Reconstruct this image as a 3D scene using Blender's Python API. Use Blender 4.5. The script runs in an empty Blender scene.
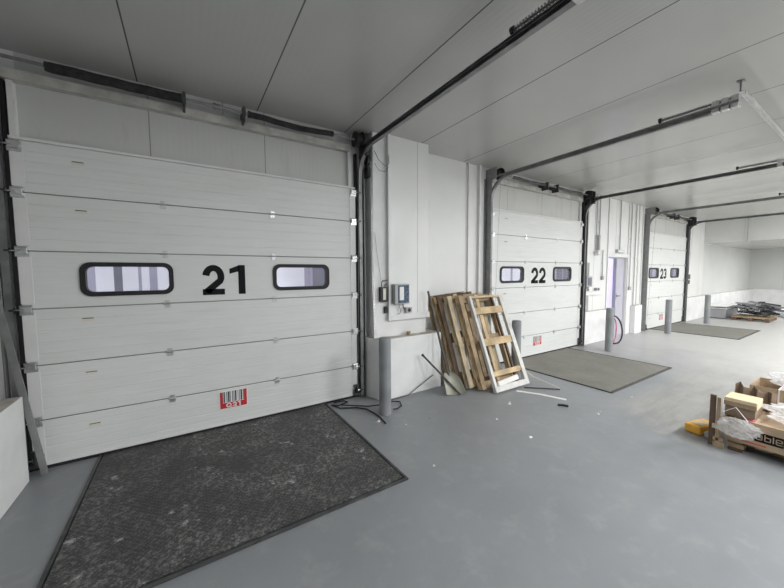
import bpy, bmesh, math, random
from mathutils import Vector, Matrix
random.seed(7)
S = bpy.context.scene
COL = S.collection
PI = math.pi

# ------------------------------------------------------------------ materials
MATS = {}
def principled(name):
    m = bpy.data.materials.new(name); m.use_nodes = True
    nt = m.node_tree; b = nt.nodes['Principled BSDF']
    return m, nt, b
def mat(name, col, rough=.6, metal=0, var=.08, scale=6., bump=0., bscale=40., stretch=(1,1,1), spec=.5, coat=0):
    m, nt, b = principled(name); N = nt.nodes; L = nt.links
    b.inputs['Roughness'].default_value = rough; b.inputs['Metallic'].default_value = metal
    b.inputs['Specular IOR Level'].default_value = spec; b.inputs['Coat Weight'].default_value = coat
    tc = N.new('ShaderNodeTexCoord'); mp = N.new('ShaderNodeMapping'); mp.inputs['Scale'].default_value = stretch
    L.new(tc.outputs['Object'], mp.inputs['Vector'])
    n = N.new('ShaderNodeTexNoise'); n.inputs['Scale'].default_value = scale; n.inputs['Detail'].default_value = 6
    L.new(mp.outputs[0], n.inputs['Vector'])
    r = N.new('ShaderNodeMix'); r.data_type = 'RGBA'
    r.inputs[6].default_value = (*[max(0, c*(1-var)) for c in col], 1); r.inputs[7].default_value = (*[min(1, c*(1+var)) for c in col], 1)
    mr = N.new('ShaderNodeMapRange'); mr.inputs[1].default_value = .35; mr.inputs[2].default_value = .65
    L.new(n.outputs['Fac'], mr.inputs[0]); L.new(mr.outputs[0], r.inputs[0]); L.new(r.outputs[2], b.inputs['Base Color'])
    if bump:
        n2 = N.new('ShaderNodeTexNoise'); n2.inputs['Scale'].default_value = bscale; n2.inputs['Detail'].default_value = 4
        L.new(mp.outputs[0], n2.inputs['Vector'])
        bp = N.new('ShaderNodeBump'); bp.inputs['Strength'].default_value = bump; bp.inputs['Distance'].default_value = .01
        L.new(n2.outputs['Fac'], bp.inputs['Height']); L.new(bp.outputs[0], b.inputs['Normal'])
    MATS[name] = m
    return m
def math_node(nt, op, a, b=None, c=None):
    n = nt.nodes.new('ShaderNodeMath'); n.operation = op
    for i, v in enumerate((a, b, c)):
        if v is None: continue
        if isinstance(v, (int, float)): n.inputs[i].default_value = v
        else: nt.links.new(v, n.inputs[i])
    return n.outputs[0]
def mixcol(nt, f, a, b):
    n = nt.nodes.new('ShaderNodeMix'); n.data_type = 'RGBA'
    for i, v in ((0, f), (6, a), (7, b)):
        if isinstance(v, (int, float)): n.inputs[i].default_value = v
        elif isinstance(v, tuple): n.inputs[i].default_value = (*v, 1)
        else: nt.links.new(v, n.inputs[i])
    return n.outputs[2]
def noise(nt, vec, scale, detail=5, rough=.5):
    n = nt.nodes.new('ShaderNodeTexNoise'); n.inputs['Scale'].default_value = scale; n.inputs['Detail'].default_value = detail
    n.inputs['Roughness'].default_value = rough
    if vec is not None: nt.links.new(vec, n.inputs['Vector'])
    return n.outputs['Fac']
def maprange(nt, v, a, b, c=0., d=1.):
    n = nt.nodes.new('ShaderNodeMapRange'); nt.links.new(v, n.inputs[0])
    for i, k in enumerate((a, b, c, d)): n.inputs[i+1].default_value = k
    return n.outputs[0]
def coords(nt, stretch=(1,1,1)):
    tc = nt.nodes.new('ShaderNodeTexCoord'); mp = nt.nodes.new('ShaderNodeMapping'); mp.inputs['Scale'].default_value = stretch
    nt.links.new(tc.outputs['Object'], mp.inputs['Vector'])
    sp = nt.nodes.new('ShaderNodeSeparateXYZ'); nt.links.new(tc.outputs['Object'], sp.inputs[0])
    return mp.outputs[0], sp.outputs

def seam_mat(name, col, rough, offset, period, axis=0, width=.004, seamcol=(.25,.25,.24), micro=True, var=.03, dirt=0.):
    m, nt, b = principled(name)
    v, xyz = coords(nt); a = xyz[axis]
    fr = math_node(nt, 'FRACT', math_node(nt, 'DIVIDE', math_node(nt, 'SUBTRACT', a, offset - 50*period), period))
    d = math_node(nt, 'ABSOLUTE', math_node(nt, 'SUBTRACT', fr, .5))
    seam = math_node(nt, 'GREATER_THAN', d, .5 - width/period)
    n = noise(nt, v, 1.3, 6)
    c = mixcol(nt, maprange(nt, n, .3, .7), tuple(k*(1-var) for k in col), tuple(min(1, k*(1+var)) for k in col))
    if dirt:
        v2, _ = coords(nt, (3, 3, .6)); n2 = noise(nt, v2, 2.2, 8, .65)
        c = mixcol(nt, maprange(nt, n2, .55, .85, 0, dirt), c, (.42,.40,.36))
    c = mixcol(nt, seam, c, seamcol)
    nt.links.new(c, b.inputs['Base Color']); b.inputs['Roughness'].default_value = rough
    # fine vertical micro-profile of the panel skin
    if micro:
        w = math_node(nt, 'SINE', math_node(nt, 'MULTIPLY', a, 2*PI/.05))
        h = math_node(nt, 'MULTIPLY', w, .15)
        h = math_node(nt, 'SUBTRACT', h, math_node(nt, 'MULTIPLY', seam, 2.))
        bp = nt.nodes.new('ShaderNodeBump'); bp.inputs['Strength'].default_value = .25; bp.inputs['Distance'].default_value = .004
        nt.links.new(h, bp.inputs['Height']); nt.links.new(bp.outputs[0], b.inputs['Normal'])
    MATS[name] = m; return m

seam_mat('wall_panel', (.80,.805,.795), .38, .77, 1.0, dirt=.10)
seam_mat('overdoor_shaded_panel', (.60,.605,.59), .42, .77, 1.0, dirt=.5)  # streaky wall panel; shade near the ceiling put into its darker colour
seam_mat('clad_panel', (.83,.835,.825), .26, 2.63, 1.0, seamcol=(.45,.45,.44))
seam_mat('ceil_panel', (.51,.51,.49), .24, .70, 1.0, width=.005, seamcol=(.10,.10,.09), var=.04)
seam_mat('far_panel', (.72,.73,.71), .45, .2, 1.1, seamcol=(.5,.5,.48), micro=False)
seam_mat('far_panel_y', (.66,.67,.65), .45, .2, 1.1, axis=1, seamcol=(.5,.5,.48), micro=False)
mat('concrete_white', (.81,.815,.81), .6, var=.05, scale=4, bump=.15, bscale=30)
mat('curb_top', (.50,.47,.42), .8, var=.25, scale=9)
mat('trim_white', (.80,.80,.79), .35, var=.03)
mat('lintel', (.50,.49,.46), .6, var=.22, scale=8, stretch=(1,3,1))
mat('galv', (.29,.30,.295), .45, .6, var=.10, scale=14)
mat('galv_bright', (.62,.63,.63), .3, .8, var=.15, scale=20)
mat('dark_steel', (.085,.088,.088), .45, .5, var=.25, scale=12)
mat('rail_steel', (.24,.245,.245), .42, .7, var=.2, scale=9)
mat('joint_grey', (.16,.165,.16), .6)
mat('black_rubber', (.012,.012,.013), .6, var=.3, scale=20)
mat('black_plastic', (.018,.018,.02), .4, var=.2)
mat('foam', (.028,.028,.027), .85, var=.4, scale=25, bump=.6, bscale=60)
mat('digit', (.006,.007,.009), .6, var=.1, spec=.2)
mat('bollard_paint', (.25,.262,.272), .5, var=.13, scale=5, bump=.08, bscale=60)
mat('wood_light', (.56,.42,.25), .75, var=.28, scale=5, stretch=(1,1,1), bump=.3, bscale=40)
mat('wood_mid', (.38,.28,.175), .8, var=.3, scale=6, bump=.3, bscale=40)
mat('wood_dark', (.13,.085,.055), .8, var=.35, scale=6, bump=.3, bscale=40)
mat('wood_pale', (.62,.51,.35), .75, var=.2, scale=6, bump=.2, bscale=40)
mat('wood_white', (.68,.67,.64), .6, var=.1, scale=10, bump=.2, bscale=40)
mat('shovel_blade', (.33,.33,.27), .5, .3, var=.15, scale=8)
mat('handle_dark', (.09,.085,.08), .6, var=.3, scale=20)
mat('cardboard', (.44,.33,.22), .85, var=.14, scale=7, bump=.15, bscale=30)
mat('cardboard_dark', (.26,.19,.135), .85, var=.2, scale=9)
mat('cream_board', (.66,.55,.36), .8, var=.12, scale=7)
mat('orange', (.95,.48,.06), .5, var=.12, scale=9)
mat('paper', (.82,.81,.78), .7, var=.06)
mat('red', (.62,.03,.04), .5, var=.1)
mat('pink', (.62,.12,.18), .5, var=.2)
mat('label_white', (.86,.86,.85), .5, var=.02)
mat('label_cream', (.74,.71,.62), .6, var=.05)
mat('grey_box', (.42,.43,.43), .45, var=.05)
mat('box_side', (.55,.55,.54), .45, var=.05)
mat('screen_blue', (.045,.09,.16), .25, var=.7, scale=30)
mat('lilac', (.42,.40,.62), .5, var=.05)
mat('leaf_white', (.50,.49,.57), .45, var=.03)
mat('strip_white', (.95,.95,.95), .5, var=.02)
mat('strip_lilac', (.42,.41,.49), .5, var=.06)
mat('strip_grey', (.17,.17,.21), .5, var=.1)
mat('sheet_grey', (.36,.36,.38), .4, .5, var=.08, scale=4)
mat('yellow', (.75,.62,.10), .5, var=.1)
mat('asphalt', (.15,.15,.15), .9)

# sectional door skin: embossed grain running along the leaf
m, nt, b = principled('door_skin'); MATS['door_skin'] = m
v, xyz = coords(nt, (2.5, 30, 60)); n = noise(nt, v, 1.0, 5, .6)
v2, _ = coords(nt, (.6,.6,2.2)); n2 = noise(nt, v2, 1.6, 7, .6)
c = mixcol(nt, maprange(nt, n, .3, .7), (.735,.75,.735), (.79,.805,.79))
c = mixcol(nt, maprange(nt, n2, .50, .80, 0, .22), c, (.50,.49,.45))
nt.links.new(c, b.inputs['Base Color']); b.inputs['Roughness'].default_value = .42
bp = nt.nodes.new('ShaderNodeBump'); bp.inputs['Strength'].default_value = .22; bp.inputs['Distance'].default_value = .004
nt.links.new(n, bp.inputs['Height']); nt.links.new(bp.outputs[0], b.inputs['Normal'])

# floor: grey-blue epoxy with a worn pale concrete area on the right, painted reflection beyond
m, nt, b = principled('floor_epoxy'); MATS['floor_epoxy'] = m
v, xyz = coords(nt)
nA = noise(nt, v, .9, 8, .6); nB = noise(nt, v, 5, 8, .7); nC = noise(nt, v, 38, 4, .6)
epoxy = mixcol(nt, maprange(nt, nA, .3, .72), (.225,.238,.25), (.288,.299,.31))
epoxy = mixcol(nt, maprange(nt, nB, .52, .74, 0, .5), epoxy, (.38,.385,.382))
epoxy = mixcol(nt, maprange(nt, nC, .70, .78, 0, .35), epoxy, (.42,.42,.41))
worn = mixcol(nt, maprange(nt, nB, .3, .7), (.28,.279,.27), (.37,.366,.35))
far = mixcol(nt, maprange(nt, nB, .3, .7), (.46,.455,.44), (.58,.57,.545))  # paler far floor: grazing reflection painted into the colour
vs, _ = coords(nt, (.7, 3.5, 1)); nS = noise(nt, vs, 1.7, 8, .75)
worn = mixcol(nt, maprange(nt, nS, .48, .66, 0, .75), worn, (.22,.222,.218))
# world-space patch: right of x=4, roughly y between -2 and -4
e1 = maprange(nt, math_node(nt, 'ADD', math_node(nt, 'SUBTRACT', xyz[0], math_node(nt, 'MULTIPLY', math_node(nt,'ABSOLUTE', math_node(nt,'ADD', xyz[1], 2.55)), .35)), math_node(nt, 'MULTIPLY', math_node(nt, 'SUBTRACT', nB, .5), 1.4)), 3.85, 4.25)
e2 = maprange(nt, math_node(nt, 'ADD', math_node(nt, 'MULTIPLY', xyz[1], -1.), math_node(nt, 'MULTIPLY', math_node(nt, 'SUBTRACT', nA, .5), .8)), 1.8, 2.15)
far_glare = maprange(nt, math_node(nt, 'ADD', xyz[0], math_node(nt, 'MULTIPLY', math_node(nt, 'SUBTRACT', nA, .5), 3.)), 6.0, 8.6, 0., .85)
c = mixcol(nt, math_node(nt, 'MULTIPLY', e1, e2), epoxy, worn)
c = mixcol(nt, far_glare, c, far)
nt.links.new(c, b.inputs['Base Color'])
nt.links.new(maprange(nt, nB, .3, .7, .34, .50), b.inputs['Roughness'])
bp = nt.nodes.new('ShaderNodeBump'); bp.inputs['Strength'].default_value = .12; bp.inputs['Distance'].default_value = .005
nt.links.new(nB, bp.inputs['Height']); nt.links.new(bp.outputs[0], b.inputs['Normal'])

# leveler tread plates
def plate(name, c1, c2, dust, tread):
    m, nt, b = principled(name); MATS[name] = m
    v, xyz = coords(nt)
    P = .036
    u = math_node(nt, 'DIVIDE', math_node(nt, 'ADD', xyz[0], xyz[1]), P); w = math_node(nt, 'DIVIDE', math_node(nt, 'SUBTRACT', xyz[0], xyz[1]), P)
    # alternating lozenges
    iu = math_node(nt, 'FLOOR', u); iw = math_node(nt, 'FLOOR', w)
    par = math_node(nt, 'MODULO', math_node(nt, 'ABSOLUTE', math_node(nt, 'ADD', iu, iw)), 2.)
    fu = math_node(nt, 'ABSOLUTE', math_node(nt, 'SUBTRACT', math_node(nt, 'FRACT', u), .5)); fw = math_node(nt, 'ABSOLUTE', math_node(nt, 'SUBTRACT', math_node(nt, 'FRACT', w), .5))
    la = math_node(nt, 'ADD', math_node(nt, 'MULTIPLY', fu, 1.1), math_node(nt, 'MULTIPLY', fw, 3.6))
    lb = math_node(nt, 'ADD', math_node(nt, 'MULTIPLY', fu, 3.6), math_node(nt, 'MULTIPLY', fw, 1.1))
    l = math_node(nt, 'ADD', math_node(nt, 'MULTIPLY', la, par), math_node(nt, 'MULTIPLY', lb, math_node(nt, 'SUBTRACT', 1., par)))
    loz = math_node(nt, 'LESS_THAN', l, .55)
    nA = noise(nt, v, 2.2, 9, .7); nB = noise(nt, v, 45, 5, .7); nC = noise(nt, v, 5, 9, .75)
    c = mixcol(nt, maprange(nt, nA, .3, .7), c1, c2)
    c = mixcol(nt, math_node(nt, 'MULTIPLY', loz, tread), c, tuple(min(1, k*2.1) for k in c2))
    gr = math_node(nt, 'MULTIPLY', maprange(nt, nB, .47, .60), maprange(nt, nA, .40, .66, .08, .62))
    c = mixcol(nt, math_node(nt, 'MULTIPLY', gr, dust), c, (.40,.40,.38))
    sp = math_node(nt, 'MULTIPLY', maprange(nt, nC, .60, .66), dust)
    c = mixcol(nt, math_node(nt, 'MULTIPLY', sp, .8), c, (.55,.55,.54))
    nt.links.new(c, b.inputs['Base Color']); b.inputs['Roughness'].default_value = .62; b.inputs['Metallic'].default_value = .15
    bp = nt.nodes.new('ShaderNodeBump'); bp.inputs['Strength'].default_value = .6*tread + .1; bp.inputs['Distance'].default_value = .004
    nt.links.new(math_node(nt, 'ADD', loz, nB), bp.inputs['Height']); nt.links.new(bp.outputs[0], b.inputs['Normal'])
plate('tread_black', (.038,.039,.039), (.068,.068,.066), 1., .6)
plate('tread_brown', (.175,.168,.145), (.235,.228,.20), .25, .12)

# barcode
m, nt, b = principled('barcode'); MATS['barcode'] = m
v, xyz = coords(nt, (1,0,0)); n = noise(nt, v, 75, 2, .6)
nt.links.new(mixcol(nt, math_node(nt, 'GREATER_THAN', n, .5), (.03,.03,.04), (.8,.8,.8)), b.inputs['Base Color'])
# thin clear acrylic pane
m, nt, b = principled('acrylic'); MATS['acrylic'] = m
tr = nt.nodes.new('ShaderNodeBsdfTransparent'); tr.inputs[0].default_value = (.93,.93,.97,1)
mx = nt.nodes.new('ShaderNodeMixShader'); mx.inputs[0].default_value = .10
b.inputs['Base Color'].default_value = (.8,.8,.85,1); b.inputs['Roughness'].default_value = .12
nt.links.new(tr.outputs[0], mx.inputs[1]); nt.links.new(b.outputs[0], mx.inputs[2]); nt.links.new(mx.outputs[0], nt.nodes['Material Output'].inputs[0])
# plastic film
m, nt, b = principled('film'); MATS['film'] = m
tr = nt.nodes.new('ShaderNodeBsdfTransparent'); mx = nt.nodes.new('ShaderNodeMixShader')
v, xyz = coords(nt); n = noise(nt, v, 14, 5, .6)
nt.links.new(maprange(nt, n, .35, .65, .30, .72), mx.inputs[0])
tl = nt.nodes.new('ShaderNodeBsdfTranslucent'); tl.inputs[0].default_value = (.95,.95,.96,1); mt = nt.nodes.new('ShaderNodeMixShader'); mt.inputs[0].default_value = .45
b.inputs['Base Color'].default_value = (.95,.95,.96,1); b.inputs['Roughness'].default_value = .35
nt.links.new(b.outputs[0], mt.inputs[1]); nt.links.new(tl.outputs[0], mt.inputs[2])
nt.links.new(tr.outputs[0], mx.inputs[1]); nt.links.new(mt.outputs[0], mx.inputs[2]); nt.links.new(mx.outputs[0], nt.nodes['Material Output'].inputs[0])
# lamp diffuser
m, nt, b = principled('sign_glow'); MATS['sign_glow'] = m
b.inputs['Base Color'].default_value = (.5,.52,.5,1)
b.inputs['Emission Color'].default_value = (.8,.9,.85,1); b.inputs['Emission Strength'].default_value = .12
# frosted lilac sidelight (daylight behind)
m, nt, b = principled('lilac_glass'); MATS['lilac_glass'] = m
b.inputs['Base Color'].default_value = (.62,.58,.95,1); b.inputs['Roughness'].default_value = .4; b.inputs['Transmission Weight'].default_value = .85

# ------------------------------------------------------------------ mesh builder
class MB:
    def __init__(s): s.bm = bmesh.new()
    def verts_faces(s, vs, fs):
        V = [s.bm.verts.new(v) for v in vs]
        for f in fs:
            try: s.bm.faces.new([V[i] for i in f])
            except ValueError: pass
        return s
    def box(s, x0, x1, y0, y1, z0, z1, M=None):
        vs = [Vector((x,y,z)) for x in (x0,x1) for y in (y0,y1) for z in (z0,z1)]
        if M is not None: vs = [M @ v for v in vs]
        return s.verts_faces(vs, [(0,1,3,2),(4,6,7,5),(0,4,5,1),(2,3,7,6),(0,2,6,4),(1,5,7,3)])
    def cyl(s, a, b, r, n=14, r2=None, cap=True):
        return s.tube([a, b], [r, r if r2 is None else r2], n, cap)
    def tube(s, pts, r, n=10, cap=True):
        pts = [Vector(p) for p in pts]
        if isinstance(r, (int, float)): r = [r]*len(pts)
        rings = []; up = None
        for i, p in enumerate(pts):
            t = (pts[min(i+1, len(pts)-1)] - pts[max(i-1, 0)]).normalized()
            if up is None: up = t.orthogonal().normalized()
            else:
                up = (up - t*up.dot(t)); up = up.normalized() if up.length > 1e-6 else t.orthogonal().normalized()
            w = t.cross(up)
            rings.append([s.bm.verts.new(p + (up*math.cos(2*PI*k/n) + w*math.sin(2*PI*k/n))*r[i]) for k in range(n)])
        for A, B in zip(rings, rings[1:]):
            for k in range(n): s.bm.faces.new([A[k], A[(k+1)%n], B[(k+1)%n], B[k]])
        if cap: s.bm.faces.new(rings[0][::-1]); s.bm.faces.new(rings[-1])
        return s
    def lathe(s, prof, c=(0,0,0), n=28):
        rings = []
        for r, z in prof:
            rings.append([s.bm.verts.new((c[0]+r*math.cos(2*PI*k/n), c[1]+r*math.sin(2*PI*k/n), c[2]+z)) for k in range(n)])
        for A, B in zip(rings, rings[1:]):
            for k in range(n): s.bm.faces.new([A[k], A[(k+1)%n], B[(k+1)%n], B[k]])
        s.bm.faces.new(rings[0][::-1]); s.bm.faces.new(rings[-1]); return s
    def poly_y(s, pts, y0, y1):                 # polygon in XZ extruded along y
        n = len(pts)
        vs = [(x, y0, z) for x, z in pts] + [(x, y1, z) for x, z in pts]
        return s.verts_faces(vs, [tuple(range(n)), tuple(range(2*n-1, n-1, -1))] + [(i, i+n, (i+1)%n+n, (i+1)%n) for i in range(n)])
    def poly_x(s, pts, x0, x1):                 # polygon in YZ extruded along x
        n = len(pts)
        vs = [(x0, y, z) for y, z in pts] + [(x1, y, z) for y, z in pts]
        return s.verts_faces(vs, [tuple(range(n)), tuple(range(2*n-1, n-1, -1))] + [(i, i+n, (i+1)%n+n, (i+1)%n) for i in range(n)])
    def sweep(s, path, prof):                   # path in the YZ plane at x=0..; prof = [(dx, dn)]
        rings = []
        for i, (x, y, z) in enumerate(path):
            a = Vector(path[max(i-1,0)]); b = Vector(path[min(i+1,len(path)-1)]); t = (b-a).normalized()
            nrm = Vector((0, -t.z, t.y))
            rings.append([s.bm.verts.new(Vector((x+dx, y, z)) + nrm*dn) for dx, dn in prof])
        n = len(prof)
        for A, B in zip(rings, rings[1:]):
            for k in range(n): s.bm.faces.new([A[k], A[(k+1)%n], B[(k+1)%n], B[k]])
        s.bm.faces.new(rings[0][::-1]); s.bm.faces.new(rings[-1]); return s
    def build(s, name, material, parent=None, bevel=0, smooth=False, loc=None):
        bmesh.ops.recalc_face_normals(s.bm, faces=s.bm.faces)
        me = bpy.data.meshes.new(name)
        s.bm.to_mesh(me); s.bm.free()
        o = bpy.data.objects.new(name, me); COL.objects.link(o)
        mm = MATS[material] if isinstance(material, str) else material
        me.materials.append(mm)
        if smooth:
            for p in me.polygons: p.use_smooth = True
            md = o.modifiers.new('es', 'EDGE_SPLIT'); md.split_angle = .7
        if bevel:
            md = o.modifiers.new('bev', 'BEVEL'); md.width = bevel; md.segments = 2; md.limit_method = 'ANGLE'
        if parent is not None:
            o.parent = parent; o.matrix_parent_inverse = parent.matrix_basis.inverted()
        return o
def thing(name, label, cat, loc=(0,0,0), group=None):
    o = bpy.data.objects.new(name, None); o.empty_display_size = .1; COL.objects.link(o)
    o.location = loc; o['label'] = label; o['category'] = cat
    if group: o['group'] = group
    return o
def tag(o, label, cat, group=None, kind=None):
    o['label'] = label; o['category'] = cat
    if group: o['group'] = group
    if kind: o['kind'] = kind
    return o
def struct(o): o['kind'] = 'structure'; return o

def rrect(cx, cz, w, h, r, n=6):
    pts = []
    for sx, sz, a0 in ((1,1,0),(-1,1,90),(-1,-1,180),(1,-1,270)):
        for k in range(n+1):
            a = math.radians(a0 + 90*k/n); pts.append((cx + sx*(w/2-r) + r*math.cos(a), cz + sz*(h/2-r) + r*math.sin(a)))
    return pts
def ring_y(mb, outer, inner, y0, y1):
    n = len(outer)
    vs = [(x,y0,z) for x,z in outer]+[(x,y0,z) for x,z in inner]+[(x,y1,z) for x,z in outer]+[(x,y1,z) for x,z in inner]
    fs = []
    for i in range(n):
        j = (i+1)%n
        fs += [(i,j,n+j,n+i),(2*n+i,3*n+i,3*n+j,2*n+j),(i,2*n+i,2*n+j,j),(n+i,n+j,3*n+j,3*n+i)]
    mb.verts_faces(vs, fs)
# ---- lettering (strokes in XZ at the front of a surface; x to the right, z up)
def ribbon(mb, pts, w, y0, y1):
    L = []; R = []
    for i, p in enumerate(pts):
        a = Vector(pts[max(i-1,0)]); b = Vector(pts[min(i+1,len(pts)-1)]); t = (b-a).normalized(); nn = Vector((-t.y, t.x))*w/2
        L.append(Vector(p)+nn); R.append(Vector(p)-nn)
    for i in range(len(pts)-1):
        mb.poly_y([tuple(L[i]), tuple(L[i+1]), tuple(R[i+1]), tuple(R[i])], y0, y1)
def arc(cx, cz, rx, rz, a0, a1, n=14):
    return [(cx+rx*math.cos(math.radians(a0+(a1-a0)*k/n)), cz+rz*math.sin(math.radians(a0+(a1-a0)*k/n))) for k in range(n+1)]
def glyph(mb, ch, x, z, w, h, s, y0, y1):
    hs = s/2; cx = x+w/2
    if ch == '2':
        rt = h*.29
        a = arc(cx, z+h-hs-rt+hs*.0, w/2-hs, rt, 172, -28)
        ribbon(mb, a + [(x+hs*1.05, z+s*.50)], s, y0, y1)
        mb.box(x, x+w, y0, y1, z, z+s*.95)
    elif ch == '1':
        sx = x+w-s
        mb.box(sx, sx+s, y0, y1, z, z+h)
        mb.poly_y([(x+w*.02, z+h*.70), (x+w*.02, z+h*.70+s*.78), (sx+s*.2, z+h), (sx+s*.2, z+h-s*.95)], y0, y1)
    elif ch == '3':
        rt = (h-s)/4
        ribbon(mb, arc(cx-w*.03, z+h-hs-rt, w/2-hs-w*.01, rt, 165, -90), s, y0, y1)
        ribbon(mb, arc(cx-w*.03, z+hs+rt, w/2-hs+w*.02, rt, 90, -165), s, y0, y1)
    elif ch in 'QO0':
        ribbon(mb, arc(cx, z+h/2, w/2-hs, h/2-hs, 0, 360, 24), s, y0, y1)
        if ch == 'Q': ribbon(mb, [(cx+w*.05, z+h*.32), (x+w, z-h*.02)], s*.8, y0, y1)

# ------------------------------------------------------------------ the place
CEIL = 3.31; WY = .045; WT = .13; DH = 2.64
DOORS = [(-1.105, 2.920, '21'), (4.314, 2.838, '22'), (10.44, 2.85, '23')]
XL, XR, YF = -4.2, 22.0, -9.2
PD = (8.42, 9.38, 1.95)

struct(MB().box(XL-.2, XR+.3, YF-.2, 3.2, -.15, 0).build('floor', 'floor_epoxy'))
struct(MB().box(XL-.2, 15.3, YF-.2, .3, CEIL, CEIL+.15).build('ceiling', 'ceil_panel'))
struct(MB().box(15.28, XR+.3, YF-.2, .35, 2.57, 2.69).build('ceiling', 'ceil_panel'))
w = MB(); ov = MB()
x = XL-.2
for x1, W, _ in DOORS[:2]:
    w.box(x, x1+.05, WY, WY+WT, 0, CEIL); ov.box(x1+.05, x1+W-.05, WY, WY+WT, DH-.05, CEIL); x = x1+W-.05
w.box(x, PD[0], WY, WY+WT, 0, CEIL); w.box(PD[0], PD[1], WY, WY+WT, PD[2], CEIL); x = PD[1]
x1, W, _ = DOORS[2]
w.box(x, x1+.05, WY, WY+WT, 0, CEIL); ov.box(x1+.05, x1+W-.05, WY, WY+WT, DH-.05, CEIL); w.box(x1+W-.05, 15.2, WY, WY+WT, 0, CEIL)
struct(w.build('wall_back', 'wall_panel'))
struct(ov.build('wall_back', 'overdoor_shaded_panel'))
struct(MB().box(15.2, XR+.2, .10, .25, 0, 2.69).build('wall_back', 'far_panel'))
struct(MB().box(XR, XR+.2, YF-.2, .10, 0, 2.69).build('wall_right', 'far_panel_y'))
struct(MB().box(XL-.2, XL, YF-.2, WY, 0, CEIL).build('wall_left', 'far_panel_y'))
struct(MB().box(XL, XR, YF-.2, YF, 0, CEIL).build('wall_front', 'far_panel'))
struct(MB().box(15.2, 15.28, YF, .10, 2.57, CEIL).build('trim_1', 'far_panel_y'))      # fascia where the ceiling drops
struct(MB().box(15.2, XR, -.10, .10, 0, .78).build('baseboard_back', 'concrete_white'))
struct(MB().box(XR-.2, XR, YF, -.10, 0, .78).build('baseboard_right', 'concrete_white'))
# columns and curbs
struct(MB().box(1.975, 2.80, -.17, WY, .0, CEIL).build('wall_back', 'concrete_white', bevel=.004))       # boxed column
struct(MB().box(2.17, 2.815, -.205, -.17, 1.055, CEIL).build('wall_back', 'clad_panel', bevel=.003))
t = MB(); t.box(2.165, 2.205, -.222, -.20, .985, CEIL); t.box(2.205, 2.83, -.222, -.18, .985, 1.06)
struct(t.build('trim_2', 'trim_white', bevel=.003))
def curb(name, pts, h, nm='baseboard_back'):
    n = len(pts)
    o = MB().verts_faces([(x,y,0) for x,y in pts]+[(x,y,h) for x,y in pts], [tuple(range(n-1,-1,-1)), tuple(range(n,2*n))]+[(i,(i+1)%n,(i+1)%n+n,i+n) for i in range(n)]).build(nm, 'concrete_white', bevel=.008)
    o.data.materials.append(MATS['curb_top']); o.data.polygons[1].material_index = 1
    return struct(o)
curb('c', [(1.90,WY),(1.90,.0),(2.0,-.31),(2.97,-.30),(2.97,WY)], .775)
curb('c', [(XL,-.20),(XL,-1.6),(-1.085,-1.6),(-1.085,-.165),(-1.6,-.165)], .677)
struct(MB().box(XL, -1.33, -.17, WY, 0, CEIL).build('wall_back', 'concrete_white', bevel=.004))
# pier right of door 22, piers beside door 23
curb('c', [(7.24,WY),(7.24,-.05),(8.36,-.05),(8.36,WY)], .725)
curb('c', [(9.70,WY),(9.70,-.07),(10.10,-.07),(10.10,WY)], .73)
curb('c', [(13.42,WY),(13.42,-.06),(15.2,-.06),(15.2,WY)], .76)
struct(MB().box(7.26, 8.09, -.015, WY-.001, 1.08, 1.17).build('trim_3', 'trim_white', bevel=.003))
struct(MB().box(13.45, 14.2, -.015, WY-.001, 1.05, 1.14).build('trim_4', 'trim_white', bevel=.003))
struct(MB().box(7.50, 7.54, .0, WY-.001, .725, 1.80).build('trim_5', 'trim_white'))
struct(MB().box(3.80, 3.83, .02, WY-.001, 0, CEIL).build('trim_6', 'trim_white'))
struct(MB().box(4.03, 4.06, .0, WY-.001, 0, CEIL).build('trim_7', 'trim_white'))
for i, (tx, tw) in enumerate([(8.36,.04), (9.40,.035), (9.98,.05), (10.2,.03)]):
    struct(MB().box(tx, tx+tw, .02, WY-.001, .73 if tx > 9.6 else (PD[2] if False else 0), CEIL).build('trim_%d' % (8+i), 'trim_white'))
struct(MB().box(8.40, 9.40, .02, WY-.001, 1.95, 2.03).build('trim_12', 'trim_white'))

# personnel door
pd = thing('door_4', 'narrow pale lilac personnel door between dock doors 22 and 23', 'door', (8.9,.1,0)); struct(pd)
MB().box(8.92, 9.375, .09, .135, .0, 1.93).build('door_leaf', 'leaf_white', pd, bevel=.003)
MB().box(8.425, 8.90, .13, .14, .02, 1.93).build('sidelight', 'lilac_glass', pd)
f = MB(); f.box(8.895, 8.92, .06, .14, 0, 1.925); f.box(8.42, 8.44, .06, .14, 0, 1.925); f.box(8.42, 9.38, .06, .14, 1.925, 1.95)
f.build('door_frame', 'grey_box', pd)
h = MB(); h.box(8.95,8.99,.082,.09,.92,1.08); h.cyl((8.97,.09,1.0),(8.97,.04,1.0),.01); h.cyl((8.97,.045,1.0),(9.09,.045,1.0),.01)
h.build('door_handle', 'dark_steel', pd)

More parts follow.
